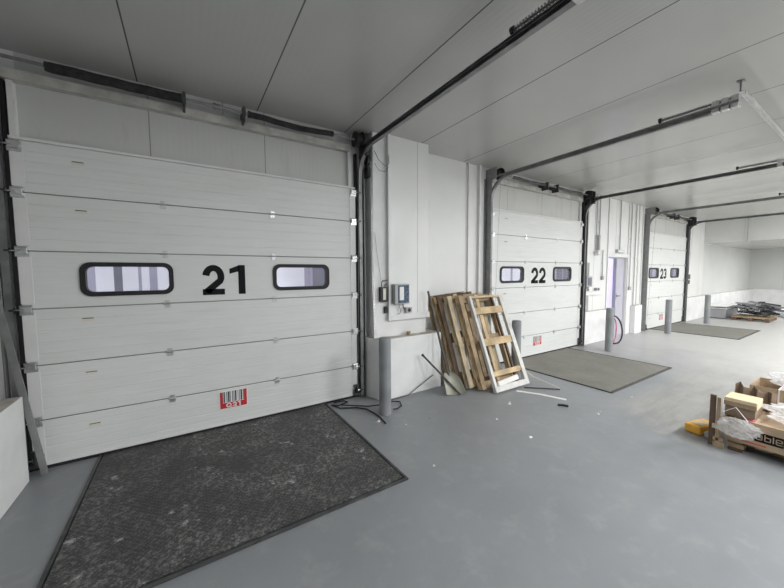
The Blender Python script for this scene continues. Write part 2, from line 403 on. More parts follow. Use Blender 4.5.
# ------------------------------------------------------------------ dock doors
ZJ = [0, .408, .862, 1.322, 1.785, 2.240, DH]
def rib_profile(z0, z1):
    y0 = .0; d = .0022; pts = [(y0+.006, z0+.002), (y0, z0+.008)]
    n = 5
    for k in range(1, n):
        z = z0 + (z1-z0)*k/n
        pts += [(y0, z-.005), (y0+d, z-.0015), (y0+d, z+.0015), (y0, z+.005)]
    pts += [(y0, z1-.008), (y0+.006, z1-.002), (.042, z1-.002), (.042, z0+.002)]
    return pts
WIN = {'21': (-.427, 1.130), '22': (4.869, 6.44), '23': (10.93, 12.46)}
words = {'21': 'the nearest', '22': 'the middle', '23': 'the farthest'}
for di, (x1, W, num) in enumerate(DOORS):
    D = thing('door_%d' % (di+1), 'white ribbed sectional dock door numbered %s, %s of the three' % (num, words[num]), 'door', (x1+W/2, .02, 0)); struct(D)
    x2 = x1+W
    for k in range(6):
        z0, z1 = ZJ[k], ZJ[k+1]
        if k == 0: z0 = .03
        if k != 3:
            MB().poly_x(rib_profile(z0, z1), x1+.004, x2-.004).build('door_section', 'door_skin', D)
        else:
            hz0, hz1 = 1.43, 1.682; b = MB()
            wl, wr = WIN[num]; a0, a1, c0, c1 = wl-.30, wl+.30, wr-.30, wr+.30
            b.poly_x([(.006,z0+.002),(0,z0+.008),(0,hz0),(.042,hz0),(.042,z0+.002)], x1+.004, x2-.004)
            b.poly_x([(0,hz1),(0,z1-.008),(.006,z1-.002),(.042,z1-.002),(.042,hz1)], x1+.004, x2-.004)
            for p, q in ((x1+.004,a0),(a1,c0),(c1,x2-.004)): b.box(p, q, 0, .042, hz0, hz1)
            b.build('door_section', 'door_skin', D)
    # dark joint liner behind the gaps
    MB().box(x1+.01, x2-.01, .012, .038, .05, DH-.01).bm.free()
    g = MB()
    for k in range(1, 6): g.box(x1+.01, x2-.01, .003, .03, ZJ[k]-.003, ZJ[k]+.003)
    g.build('joint_seal', 'joint_grey', D)
    MB().box(x1, x2, -.004, .046, DH, DH+.022).build('top_rail', 'trim_white', D, bevel=.002)
    MB().box(x1, x2, -.002, .044, .0, .028).build('bottom_seal', 'black_rubber' if num != '21' else 'black_rubber', D)
    MB().box(x1, x2, -.006, .0, .028, .055).build('bottom_rail', 'trim_white', D, bevel=.001)
    for xx in (x1, x2-.075):
        for k in range(6):
            MB().box(xx, xx+.075, -.004, -.0002, ZJ[k]+(.06 if k == 0 else .045), ZJ[k+1]-.035).build('end_cap', 'trim_white', D, bevel=.001)
    # windows
    for (cx, ww) in ((WIN[num][0], .655), (WIN[num][1], .65)):
        hh = .292
        fr = MB(); ring_y(fr, rrect(cx, 1.556, ww, hh, .075), rrect(cx, 1.556, ww-.075, hh-.075, .05), -.014, .05)
        fo = fr.build('window_frame', 'black_rubber', D)
        MB().poly_y(rrect(cx, 1.556, ww-.07, hh-.07, .05), .010, .016).build('pane', 'acrylic', fo)
    # number
    dx = {'21': .135, '22': 5.42, '23': 11.39}[num]; gw = .195 if num == '21' else .21
    a = MB(); glyph(a, '2', dx, 1.387, gw, .30, .062, -.0022, .004); a.build('door_number', 'digit', D)
    a = MB()
    if num == '21': glyph(a, '1', dx+gw+.045, 1.387, .15, .30, .066, -.0022, .004)
    else: glyph(a, num[1], dx+gw+.03, 1.387, gw, .30, .062, -.0022, .004)
    a.build('door_number', 'digit', D)
    # sticker with bar code and dock code
    sx = {'21': .238, '22': 5.52, '23': 11.45}[num]; sw = .27; sz = .192; sh = .19
    st = MB().box(sx, sx+sw, -.0035, .001, sz, sz+sh).build('dock_sticker', 'label_white', D)
    MB().box(sx+.008, sx+sw-.008, -.0042, -.0034, sz+.008, sz+.065).build('red_band', 'red', st)
    MB().box(sx+.012, sx+sw-.012, -.0042, -.0034, sz+.07, sz+sh-.008).build('bar_code', 'barcode', st)
    MB().box(sx+.008, sx+.032, -.0044, -.0034, sz+.06, sz+sh-.008).build('red_band', 'red', st)
    MB().box(sx+sw-.034, sx+sw-.008, -.0044, -.0034, sz+.06, sz+sh-.008).build('red_band', 'red', st)
    a = MB()
    glyph(a, 'Q', sx+.062, sz+.013, .052, .048, .012, -.0052, -.004)
    glyph(a, '2', sx+.122, sz+.013, .042, .048, .012, -.0052, -.004)
    glyph(a, num[1], sx+.172, sz+.013, .038 if num[1] != '1' else .028, .048, .012, -.0052, -.004)
    a.build('sticker_code', 'label_white', st)
    # small data labels on every section
    for k in range(6):
        if k == 3: continue
        z = ZJ[k]+(.30,.35,.36,0,.34,.28)[k]; lx0 = x1+.345 if num == '21' else x1+.33
        lb = MB().box(lx0, lx0+.08, -.0015, .001, z-.022, z+.008).build('data_label', 'label_cream', D)
        MB().box(lx0+.004, lx0+.076, -.0022, -.001, z-.0, z+.007).build('print_line', 'dark_steel', lb)
    # hinges
    for k in range(1, 6):
        z = ZJ[k]
        for hx in ((x1+.95, x1+1.925) if num == '21' else (x1+.93, x1+1.90)):
            hb = MB(); hb.box(hx-.024, hx+.024, -.006, 0, z-.040, z-.006); hb.box(hx-.020, hx+.020, -.006, 0, z+.006, z+.030); hb.cyl((hx-.028,-.012,z),(hx+.028,-.012,z),.008, 8)
            hb.build('centre_hinge', 'galv_bright', D)
    for side in (-1, 1):
        ex = x1 if side < 0 else x2
        for k in range(0, 7):
            z = min(max(ZJ[k], .10), DH-.05)
            hb = MB(); a, b_ = (ex-.01, ex+.07) if side < 0 else (ex-.07, ex+.01)
            hb.box(a, b_, -.012, -.004, z-.045, z-.008); hb.box(a, b_, -.012, -.004, z+.008, z+.035)
            hb.box(a+.01, b_-.01, -.03, -.012, z-.022, z+.022)
            hb.cyl((ex+side*-.03, -.032, z), (ex+side*.055, -.032, z), .006, 8)
            hb.cyl((a+.004,-.02,z+.028),(b_-.004,-.02,z+.028),.008,8)
            hn = hb.build('side_hinge', 'galv_bright', D, bevel=.001)
            MB().cyl((ex+side*.030, -.032, z), (ex+side*.054, -.032, z), .021, 14).build('roller', 'black_plastic', hn)
    # bottom cable bracket
    for side in (-1, 1):
        ex = x1 if side < 0 else x2
        a, b_ = sorted((ex-side*.06, ex+side*.012))
        bb = MB(); bb.box(a, b_, -.03, -.004, .03, .17); bb.box(a, b_, -.07, -.03, .05, .07); bb.cyl(((a+b_)/2,-.05,.05),((a+b_)/2,-.05,.16),.012,10)
        bb.build('bottom_bracket', 'dark_steel', D, bevel=.002)
    # lintel profile above the leaf
    struct(MB().box(x1-.02, x2-.06, -.03, WY-.001, 3.075, 3.15).build('trim_%d' % (20+di), 'lintel', bevel=.003))
    fm = MB(); fm.box(x2-.085, x2-.055, .0, WY-.001, DH+.024, 3.075); fm.box(x1+.01, x1+.04, .0, WY-.001, DH+.024, 3.075)
    struct(fm.build('trim_%d' % (30+di), 'trim_white'))
    # side seals (black) as part of the setting
    sl = MB(); sl.box(x1-.028, x1-.002, -.002, WY-.001, 0, 3.07); sl.box(x2+.002, x2+.028, -.002, WY-.001, 0, 3.07)
    struct(sl.build('trim_%d' % (40+di), 'black_rubber'))

    # tracks
    ZR = 3.10; YE = -2.84
    for side, sname in ((-1, 'left'), (1, 'right')):
        ex = (x1-.052) if side < 0 else (x2+.052)
        T = thing('door_track', 'grey steel track and overhead rail %s of dock door %s' % (sname, num), 'door track', (ex, -.03, 0), 'tracks guiding the dock doors')
        R = .33
        path = [(ex, -.032, .02), (ex, -.032, ZR-R)] + [(ex, -.032-R+R*math.cos(a), ZR-R+R*math.sin(a)) for a in [PI/2*k/12 for k in range(1, 13)]] + [(ex, YE, ZR)]
        # C-channel
        prof = [(-.0275,-.026),(.0275,-.026),(.0275,.0),(.0275,.026),(-.0275,.026)]
        s_ = -side
        prof = [(s_*.022,-.019),(s_*-.022,-.019),(s_*-.022,.019),(s_*.022,.019),(s_*.022,.015),(s_*-.018,.015),(s_*-.018,-.015),(s_*.022,-.015)]
        MB().sweep(path, prof).build('curved_track', 'rail_steel', T)
        va = MB(); xa = ex + side*.034
        a0, a1 = sorted((xa, xa+side*.006)); va.box(a0, a1, -.075, WY-.001, .0, ZR+.02)
        a0, a1 = sorted((xa, xa+side*.05)); va.box(a0, a1, WY-.008, WY-.001, .0, ZR+.02)
        va.build('vertical_angle', 'galv', T)
        ha = MB(); a0, a1 = sorted((xa, xa-side*.06)); ha.box(a0, a1, YE, -.06, ZR+.030, ZR+.034); a0, a1 = sorted((xa, xa+side*.005)); ha.box(a0, a1, YE, -.06, ZR+.010, ZR+.034)
        ha.build('horizontal_angle', 'rail_steel', T)
        # jamb brackets
        for k in range(6):
            z = .25+k*.5; a0, a1 = sorted((xa+side*.004, xa+side*.012))
            MB().box(a0, a1, -.05, .03, z-.025, z+.025).build('track_bracket', 'galv', T)
        # spring bumper
        sb = MB(); y = -2.27; zc = ZR+.075; pts = []
        turns = 26; y_e = YE+.02
        for k in range(turns*8+1):
            a = 2*PI*k/8; pts.append((ex+.017*math.cos(a), y+(y_e-y)*k/(turns*8), zc+.017*math.sin(a)))
        sb.tube(pts, .004, 4)
        so = sb.build('spring_bumper', 'galv', T)
        MB().cyl((ex,y+.022,zc),(ex,y,zc),.026,14).build('bumper_cap', 'black_plastic', so)
        MB().cyl((ex,y,zc),(ex,y_e,zc),.008,8).build('bumper_rod', 'galv', so)
        # hanger to the ceiling
        hg = MB(); hg.box(ex+.024, ex+.030, YE-.0, YE+.012, ZR+.03, CEIL-.001); hg.box(ex+.005, ex+.05, YE-.02, YE+.03, CEIL-.008, CEIL-.0005)
        hg.build('ceiling_hanger', 'galv', T)
        hb = MB()
        for q in range(3): hb.box(ex-.036, ex+.036, YE+.0+q*.065, YE+.05+q*.065, ZR-.022, ZR+.085)
        hb.build('end_bracket', 'galv_bright', T, bevel=.004)
    cr = MB(); cr.box(x1-.10, x2+.10, YE-.045, YE-.040, ZR+.055, ZR+.0855); cr.box(x1-.10, x2+.10, YE-.045, YE+.002, ZR+.0855, ZR+.0895)
    tag(cr.build('cross_bar', 'galv_bright'), 'galvanised angle bar joining the overhead rail ends of door %s' % num, 'bar', 'cross bars between the rail ends')

    # torsion shaft
    ys, zs = -.115, 3.19
    A = thing('torsion_shaft', 'torsion spring shaft with cable drums above dock door %s' % num, 'torsion shaft', (x1+W/2, ys, zs), 'torsion shafts over the dock doors')
    MB().cyl((x1-.088,ys,zs),(x2+.088,ys,zs),.013,12).build('shaft', 'galv', A, smooth=True)
    x0_ = x1+(.033 if num == '21' else 0)
    u = lambda q: x0_+q*W/2.887
    def spring_path(a, b_, sag, ph): return [(a+(b_-a)*k/24, ys-.0+.004*math.sin(k+ph), zs-.004-sag*math.sin(PI*k/24)+ (sag*.5*math.sin(2.4*PI*k/24+ph))) for k in range(25)]
    if num == '21':
        MB().tube(spring_path(u(.22), u(1.09), .002, 0), [.034]+[.038]*23+[.040], 14).build('wrapped_spring', 'foam', A, smooth=True)
        MB().tube(spring_path(u(1.64), u(2.53), .012, .5), [.034]+[.029]*23+[.030], 14).build('wrapped_spring', 'foam', A, smooth=True)
    else:
        for a, b_ in ((.40, 1.30), (1.75, 2.60)):
            MB().tube(spring_path(u(a), u(b_), .008, a), [.026]*25, 12).build('wrapped_spring', 'dark_steel', A, smooth=True)
    for q in (1.105, 1.60) if num == '21' else (1.35, 1.68):
        xx = u(q); b = MB()
        b.box(xx-.010, xx+.010, ys-.045, WY-.001, zs-.09, zs+.045); b.cyl((xx-.016,ys,zs),(xx+.016,ys,zs),.045,16); b.cyl((xx-.010,ys-.02,zs-.075),(xx+.010,ys-.02,zs-.075),.018,10)
        b.build('bearing_plate', 'dark_steel', A, bevel=.002)
    xx = u(1.38); b = MB(); b.cyl((xx-.05,ys,zs),(xx+.02,ys,zs),.025,12); b.box(xx-.003+.035, xx+.005+.035, ys-.01, ys+.01, zs-.06, zs+.06); b.cyl((xx-.03,ys,zs-.03),(xx-.03,ys,zs+.03),.008,8)
    b.build('shaft_coupling', 'galv', A)
    for side in (-1, 1):
        ex = (x1-(.085 if num == '21' else 0)) if side < 0 else x2
        cd = MB(); c0 = ex-side*.045; c1 = ex+side*.035; rs = (.098, .088) if side > 0 else (.06, .096)
        cd.cyl((c0,ys,zs),(c1,ys,zs),.075 if side > 0 else .05,20); cd.cyl((c1,ys,zs),(c1+side*.012,ys,zs),rs[0],24); cd.cyl((c0-side*.01,ys,zs),(c0,ys,zs),rs[1],24)
        for g_ in range(5): q = c0+(c1-c0)*(g_+.5)/5; cd.cyl((q-.003,ys,zs),(q+.003,ys,zs),.078 if side > 0 else .053,20)
        cd.build('cable_drum', 'black_plastic', A, smooth=True)
        a0, a1 = sorted((ex+side*.092, ex+side*.10))
        MB().box(a0, a1, ys-.06, WY-.001, zs-.10, zs+.075).build('end_plate', 'galv' if side < 0 else 'dark_steel', A, bevel=.001)
        MB().cyl((ex-side*.018, ys-.045, zs), (ex-side*.018, -.055, .08), .0022, 6).build('lift_cable', 'galv', A)
        if side > 0:
            g = MB(); g.box(ex+.05, ex+.088, ys-.09, -.01, zs-.18, zs+.07); g.build('spring_break_guard', 'black_plastic', A, bevel=.004)

# curtains of vinyl strips outside, seen through the panes
def curtain(x0, x1_, y, cols, label):
    C_ = thing('strip_curtain', label, 'strip curtain', ((x0+x1_)/2, y, 0), 'strip curtains outside the door windows')
    tot = sum(c[0] for c in cols); x = x0
    for k, (wd, mm) in enumerate(cols):
        xx = x + (x1_-x0)*wd/tot
        MB().box(x, xx+.004, y+(.006 if k % 2 else 0), y+.003+(.006 if k % 2 else 0), .02, 2.3).build('strip', mm, C_)
        x = xx
    MB().box(x0, x1_, y-.01, y+.03, 2.3, 2.36).build('head_rail', 'grey_box', C_)
LW, LL, LG = 'strip_white', 'strip_lilac', 'strip_grey'
curtain(-1.03, .10, .42, [(.20,LG),(.10,LL),(.13,LW),(.07,LG),(.12,LW),(.03,LL),(.06,LW),(.07,LL),(.15,LW),(.20,LL)], 'hanging white and grey strips behind the left window of door 21')
curtain(.83, 1.91, .42, [(1,LL),(3.4,LW),(.5,LL),(.1,LG),(.4,LL),(2.8,LG),(2.2,LL)], 'hanging white and grey strips behind the right window of door 21')
curtain(4.85, 6.0, .42, [(1,LL),(2,LW),(.3,LL),(2,LW),(.2,LL),(1,LW)], 'hanging white strips behind the left window of door 22')
curtain(6.65, 7.75, .42, [(1,LG),(.3,LL),(1,LG),(.15,LL),(1.2,LG),(.2,LL),(1,LG)], 'hanging dark grey strips behind the right window of door 22')
curtain(11.6, 12.8, .42, [(1,LL),(1,LG),(1,LL),(.7,LL),(1,LG)], 'hanging grey strips behind the left window of door 23')
curtain(13.2, 14.6, .42, [(1,LL),(1,LG),(1,LL),(.7,LL),(1,LG)], 'hanging grey strips behind the right window of door 23')

# ------------------------------------------------------------------ dock levelers
for i, (lx, lw, mm, lab, mname) in enumerate([(-.706, 2.10, 'tread_black', 'black tread-plate dock leveler dusted white in front of door 21', 0), (4.672, 2.06, 'tread_brown', 'worn brown-grey dock leveler plate in front of door 22', 0), (10.83, 2.1, 'tread_brown', 'distant brown-grey dock leveler plate in front of door 23', 0)]):
    Lv = thing('dock_leveler', lab, 'dock leveler', (lx+lw/2, -.87, 0), 'dock levelers set in the floor')
    MB().box(lx+.03, lx+lw-.03, -1.70, -.20, .0005, .010).build('deck_plate', mm, Lv)
    MB().box(lx+.03, lx+lw-.03, -.20, .0, .0005, .007).build('lip_plate', 'tread_black' if i == 0 else mm, Lv)
    MB().box(lx, lx+.022, -1.74, .0, .0005, .013).build('edge_angle', 'dark_steel', Lv, bevel=.002)
    MB().box(lx+lw-.022, lx+lw, -1.74, .0, .0005, .013).build('edge_angle', 'dark_steel', Lv, bevel=.002)
    MB().box(lx+.022, lx+lw-.022, -1.74, -1.718, .0005, .013).build('edge_angle', 'dark_steel', Lv, bevel=.002)
    g = MB(); g.box(lx+.022, lx+.03, -1.718, 0, .0003, .002); g.box(lx+lw-.03, lx+lw-.022, -1.718, 0, .0003, .002); g.box(lx+.022, lx+lw-.022, -1.718, -1.70, .0003, .002)
    g.build('gap_seal', 'black_rubber', Lv)

# ------------------------------------------------------------------ bollards
def bollard(x, y, lab, h=.875, r=.068):
    o = MB().lathe([(r*1.0,0),(r,h-.02),(r*.96,h-.007),(r*.85,h),(.001,h+.004)], (x,y,0), 32).build('bollard', 'bollard_paint', smooth=True)
    tag(o, lab, 'bollard', 'steel bollards guarding the dock doors'); return o
bollard(1.855, -.63, 'grey steel bollard with cables at its foot right of door 21')
bollard(4.17, -.63, 'grey steel bollard half hidden behind the leaning pallets')
bollard(7.14, -.60, 'grey steel bollard right of door 22 by the red hose loop')
bollard(10.45, -.52, 'grey steel bollard left of door 23')
bollard(13.42, -.55, 'grey steel bollard right of door 23 beside the scrap metal')

# ------------------------------------------------------------------ control gear on the column
cb = thing('control_box', 'grey door control box with blue display on the column panel', 'control box', (2.3,-.205,1.32), 'door control boxes')
MB().box(2.215, 2.44, -.29, -.206, 1.20, 1.455).build('housing', 'grey_box', cb, bevel=.006)
MB().box(2.265, 2.425, -.296, -.289, 1.215, 1.44).build('front_panel', 'screen_blue', cb)
MB().box(2.28, 2.345, -.299, -.295, 1.25, 1.42).build('info_label', 'label_white', cb)
MB().tube([(2.30,-.25,1.20),(2.31,-.25,1.15),(2.34,-.24,1.12),(2.33,-.23,1.075),(2.30,-.225,1.065)], .007, 8).build('cable', 'grey_box', cb)
MB().tube([(2.36,-.25,1.20),(2.37,-.25,1.14),(2.40,-.24,1.12)], .007, 8).build('cable', 'dark_steel', cb)
ob = thing('socket', 'small grey power socket under the blue-screen control box', 'socket', (2.46,-.205,1.11), 'wall sockets')
MB().box(2.415, 2.51, -.25, -.206, 1.075, 1.145).build('socket_body', 'grey_box', ob, bevel=.004)
MB().cyl((2.462,-.25,1.11),(2.462,-.256,1.11),.024,16).build('socket_face', 'black_plastic', ob)
bbx = thing('switch_box', 'black switch box with white label on the column edge', 'switch box', (2.1,-.17,1.33))
MB().box(2.045, 2.155, -.225, -.171, 1.235, 1.42).build('housing', 'black_plastic', bbx, bevel=.005)
MB().box(2.078, 2.118, -.229, -.224, 1.26, 1.405).build('warning_label', 'label_cream', bbx)
MB().tube([(2.07,-.20,1.42),(2.07,-.2,1.47),(2.09,-.2,1.50),(2.155,-.2,1.505)], .006, 8).build('cable', 'dark_steel', bbx)
MB().tube([(2.12,-.20,1.42),(2.12,-.2,1.45),(2.155,-.2,1.46)], .006, 8).build('cable', 'dark_steel', bbx)
tag(MB().box(2.115, 2.158, -.20, -.171, 1.085, 1.17).build('push_button', 'black_plastic', bevel=.004), 'small black push button below the black switch box', 'push button')
# drive head block beside the torsion shaft, hand chain and loose wires
dr = thing('chain_hoist', 'black hand-chain drive hanging at the top corner of door 21', 'chain hoist', (1.93,-.10,2.9))
MB().box(1.925, 1.97, -.13, -.02, 2.78, 2.90).build('housing', 'black_plastic', dr, bevel=.006)
MB().cyl((1.93,-.08,2.98),(1.965,-.08,2.98),.055,18).build('chain_wheel', 'dark_steel', dr)
MB().box(1.93, 1.968, -.10, .03, 3.10, 3.20).build('mounting_bracket', 'trim_white', dr)
def chain(pts, link=.022):
    b = MB(); d = 0; k = 0
    for a, c in zip(pts, pts[1:]):
        a = Vector(a); c = Vector(c); L = (c-a).length; n = max(1, int(L/link)); t = (c-a)/n
        for q in range(n):
            p = a+t*q; b.tube([p+Vector(((.004 if k % 2 else 0), 0 if k % 2 else .004, 0)), p+t*.9], .0028, 4); k += 1
    return b
chain([(1.955,-.185,2.95),(1.96,-.19,1.6),(1.985,-.20,.79)]).build('hand_chain', 'galv_bright', dr)
chain([(1.94,-.185,2.95),(1.945,-.19,1.6),(1.965,-.20,.80)]).build('hand_chain', 'galv_bright', dr)
w1 = MB().tube([(1.99,-.185,3.08),(2.04,-.21,2.97),(2.12,-.24,2.90),(2.17,-.235,2.95),(2.18,-.21,3.12)], .0035, 6).build('wire', 'dark_steel', dr)
w2 = MB().tube([(1.99,-.19,2.93),(2.03,-.23,2.84),(2.10,-.25,2.83),(2.155,-.24,2.90)], .003, 6).build('wire', 'dark_steel', dr)
MB().tube([(1.99,-.18,2.1),(2.02,-.178,1.85),(2.06,-.178,1.62),(2.07,-.19,1.5)], .0025, 6).build('wire', 'grey_box', dr)
# small pot on the curb
o = MB().lathe([(.022,0),(.032,.045),(.030,.047),(.001,.03)], (2.46,-.235,.7755), 18).build('cup', 'wood_mid', smooth=True)
tag(o, 'small brown cup standing on the white concrete curb', 'cup')

# control gear right of door 22
c2 = thing('control_box', 'grey door control box on the wall right of door 22', 'control box', (7.4,.0,1.38), 'door control boxes')
MB().box(7.30, 7.52, -.06, WY-.001, 1.27, 1.50).build('housing', 'grey_box', c2, bevel=.005)
MB().box(7.34, 7.48, -.067, -.059, 1.30, 1.47).build('front_panel', 'strip_grey', c2)
for sx, lab in ((7.36, 'grey power socket directly under the control box by door 22'), (7.82, 'grey power socket above the trim between door 22 and the lilac door')):
    s_ = thing('socket', lab, 'socket', (sx+.06,0,1.2), 'wall sockets')
    MB().box(sx, sx+.13, -.02, WY-.001, 1.175, 1.235).build('socket_body', 'grey_box', s_, bevel=.004)
    MB().cyl((sx+.065,-.02,1.205),(sx+.065,-.027,1.205),.022,14).build('socket_face', 'black_plastic', s_)
cp = thing('lamp_tube', 'white tubular lamp with round end hung on conduits past door 22', 'lamp', (7.88,0,2.2))
MB().cyl((7.88,.009,2.09),(7.88,.009,2.42),.035,16).build('tube_housing', 'grey_box', cp, smooth=True)
MB().cyl((7.80,.044,2.02),(7.80,-.05,2.02),.055,20).build('round_end', 'galv_bright', cp, smooth=True)
MB().cyl((7.80,-.05,2.02),(7.80,-.056,2.02),.035,20).build('dial_face', 'label_white', cp)
def conduit(x, z0, z1, lab, box=None, y=.02, r=.011):
    c = thing('conduit', lab, 'conduit', (x, y, z0), 'conduits on the dock wall')
    MB().cyl((x,y,z0),(x,y,z1),r,10).build('pipe', 'grey_box', c, smooth=True)
    z = z0+.3
    while z < z1: MB().box(x-.018, x+.018, y+.0, WY-.001, z-.01, z+.01).build('pipe_clip', 'galv_bright', c); z += .9
    if box: MB().box(x-box, x+box, y-.03, WY-.001, z0-.09, z0).build('switch', 'grey_box', c, bevel=.004)
conduit(7.80, 2.08, CEIL-.001, 'thin grey conduit rising to the ceiling from the round lamp end')
conduit(7.93, 2.42, CEIL-.001, 'thin grey conduit rising to the ceiling from the lamp tube')
conduit(8.12, 1.50, 2.10, 'short grey conduit ending in a switch left of the lilac door', .03)
conduit(8.93, 2.13, CEIL-.001, 'thin grey conduit feeding the sign over the lilac door')
conduit(9.52, 1.22, CEIL-.001, 'long grey conduit ending in a switch right of the lilac door', .05)
conduit(9.78, .735, CEIL-.001, 'grey conduit running down to the curb left of door 23')
sg = thing('exit_sign', 'small unlit-looking emergency sign box above the lilac door', 'sign', (8.93,.02,2.07))
MB().box(8.76, 9.12, -.015, WY-.001, 2.055, 2.13).build('housing', 'grey_box', sg, bevel=.003)
MB().box(8.78, 9.10, -.02, -.014, 2.065, 2.12).build('sign_face', 'sign_glow', sg)
c3 = thing('control_box', 'dark grey door control box right of distant door 23', 'control box', (13.5,0,1.34), 'door control boxes')
MB().box(13.50, 13.66, -.05, WY-.001, 1.35, 1.50).build('housing', 'dark_steel', c3, bevel=.004)
MB().box(13.50, 13.64, -.05, WY-.001, 1.20, 1.32).build('switch', 'dark_steel', c3, bevel=.004)
pc = thing('drop_pole', 'thin grey pole hanging from the ceiling before the lowered far ceiling', 'pole', (15.12,-1.0,3.3))
MB().cyl((15.12,-1.0,2.55),(15.12,-1.0,CEIL-.001),.018,10).build('pole', 'grey_box', pc); MB().cyl((15.12,-1.0,2.53),(15.12,-1.0,2.55),.035,10).build('pole_foot', 'grey_box', pc)

# hose loop by the third bollard
hs = thing('hose', 'red and black hose loop leaning beside the bollard right of door 22', 'hose', (8.1,-.35,0))
pts = [(8.05+.33*math.sin(a)-.04*a/PI*0, -.32+.05*math.cos(a), .31+.30*math.cos(a)) for a in [PI*k/16 for k in range(17)]]
MB().tube([(7.95,-.30,.40),(7.99,-.28,.55)]+pts+[(7.90,-.36,.016)], .016, 8).build('hose_line', 'black_rubber', hs, smooth=True)
MB().tube([(8.03+.12*math.sin(a), -.30, .29+.26*math.cos(a)) for a in [PI*k/12 for k in range(13)]], .012, 8).build('hose_line', 'pink', hs, smooth=True)

# ------------------------------------------------------------------ leaning pole left, shovel, broom
o = MB()
o.box(-.02,.02,-.006,.006,0,1.50, Matrix.Translation((-1.005,-.14,.012)) @ Matrix.Rotation(math.radians(-7), 4, 'Y') @ Matrix.Rotation(math.radians(1.0), 4, 'X'))
tag(o.build('flat_bar', 'galv'), 'grey flat steel bar leaning against the left track of door 21', 'bar')

# shovel: blade standing on floor, handle leaning to the wall
sh = thing('snow_shovel', 'wide grey-green shovel, long handle leaning on the white curb', 'shovel', (2.95,-.55,0))
# blade: curved sheet defined by a grid between its bottom edge and top edge
def blade():
    b = MB(); nu, nv = 12, 10
    BL, BR = Vector((2.79,-.60,.004)), Vector((3.04,-.70,.004)); TL, TR = Vector((2.80,-.47,.26)), Vector((3.02,-.545,.25))
    up = []; 
    def P(u, v, off):
        a = BL.lerp(BR, u); c = TL.lerp(TR, u); p = a.lerp(c, v)
        # rounded shoulders
        cen = BL.lerp(TL, v).lerp(BR.lerp(TR, v), .5); s_ = 1-.40*max(0, (v-.45)/.55)**2+.0; p = cen+(p-cen)*s_
        nrm = Vector((-.25,-.85,.45)).normalized(); bow = .04*(4*(u-.5)**2)+.02*math.sin(PI*v)
        return p + nrm*(bow+off)
    G = [[[b.bm.verts.new(P(i/nu, j/nv, off)) for j in range(nv+1)] for i in range(nu+1)] for off in (0, .004)]
    for i in range(nu):
        for j in range(nv):
            b.bm.faces.new([G[1][i][j],G[1][i+1][j],G[1][i+1][j+1],G[1][i][j+1]]); b.bm.faces.new([G[0][i][j],G[0][i][j+1],G[0][i+1][j+1],G[0][i+1][j]])
    for i in range(nu):
        for j, s in ((0,1),(nv,0)): b.bm.faces.new([G[0][i][j],G[0][i+1][j],G[1][i+1][j],G[1][i][j]])
    for j in range(nv):
        for i in (0, nu): b.bm.faces.new([G[0][i][j],G[0][i][j+1],G[1][i][j+1],G[1][i][j]])
    return b
blade().build('blade', 'shovel_blade', sh, smooth=True)
MB().tube([(2.915,-.565,.12),(2.91,-.51,.26),(2.90,-.49,.33)], [.012,.017,.019], 10).build('socket_collar', 'handle_dark', sh, smooth=True)
MB().tube([(2.902,-.495,.31),(2.84,-.38,.80),(2.755,-.275,1.35)], [.016,.0155,.014], 10).build('handle', 'handle_dark', sh, smooth=True)
bm_ = thing('broom_handle', 'dark stick lying diagonally across the shovel blade', 'stick', (2.95,-.65,0))
MB().tube([(2.96,-.70,.014),(2.60,-.375,.505)], .013, 10).build('stick', 'handle_dark', bm_, smooth=True)
MB().tube([(2.60,-.375,.505),(2.585,-.364,.524)], .016, 10).build('grip_end', 'black_plastic', bm_, smooth=True)

# ------------------------------------------------------------------ leaning pallets
def lean_frame(bx, by, bz, tx, ty, tz):
    V = Vector((tx-bx, ty-by, tz-bz)); L = V.length; V.normalize()
    U = Vector((1,0,0)); U = (U - V*U.dot(V)).normalized(); Nn = V.cross(U); # pointing +y side (behind)
    if Nn.y < 0: Nn = -Nn
    M = Matrix(((U.x,Nn.x,V.x,bx),(U.y,Nn.y,V.y,by),(U.z,Nn.z,V.z,bz),(0,0,0,1)))
    return M, L
def lean_pallet(i, M, L, Wd, lab, tone):
    P = thing('pallet', lab, 'pallet', M.translation, 'pallets leaning against the wall')
    T = .017; BH = .054
    def pbox(nm, x0,x1,y0,y1,z0,z1, mm): MB().box(x0,x1,y0,y1,z0,z1,M).build(nm, mm, P, bevel=.002)
    A, B = tone
    # deck boards along the length (facing the room)
    nb = 3
    for k in range(nb):
        bw = .075 if k in (0, nb-1) else .07; x = (Wd-bw)*k/(nb-1)
        pbox('deck_board', x, x+bw, 0, T, 0, L, A if (k+i) % 2 else B)
    for k, z in enumerate((0.0, L/2-.05, L-.10)):
        pbox('cross_board', 0, Wd, T, T*2, z, z+.10, B)
        for q in range(3):
            x = (Wd-.075)*q/2
            pbox('block', x, x+.075, T*2, T*2+BH-.018, z, z+.10, A)
    for q in range(3):
        x = (Wd-.06)*q/2
        if q == 1: continue
        pbox('bottom_board', x, x+.06, T*2+BH-.018, T*3+BH-.018, 0, L, B if q else A)
specs = [(3.27,-.80,3.225,-.37), (3.17,-.665,3.10,-.27), (3.09,-.53,3.00,-.17), (3.03,-.395,2.945,-.07)]
labs = ['light wooden pallet leaning directly behind the white frame', 'brown wooden pallet, second behind the white frame in the leaning row', 'weathered wooden pallet, third behind the white frame in the leaning row', 'dark wooden pallet at the back of the leaning row, beside the shovel handle']
tones = [('wood_light','wood_mid'), ('wood_pale','wood_mid'), ('wood_light','wood_dark'), ('wood_mid','wood_dark')]
for i, (bx, by, tx, ty) in enumerate(specs):
    M, L = lean_frame(bx, by, .040, tx, ty, 1.262)
    lean_pallet(i, M, L, .70, labs[i], tones[i])
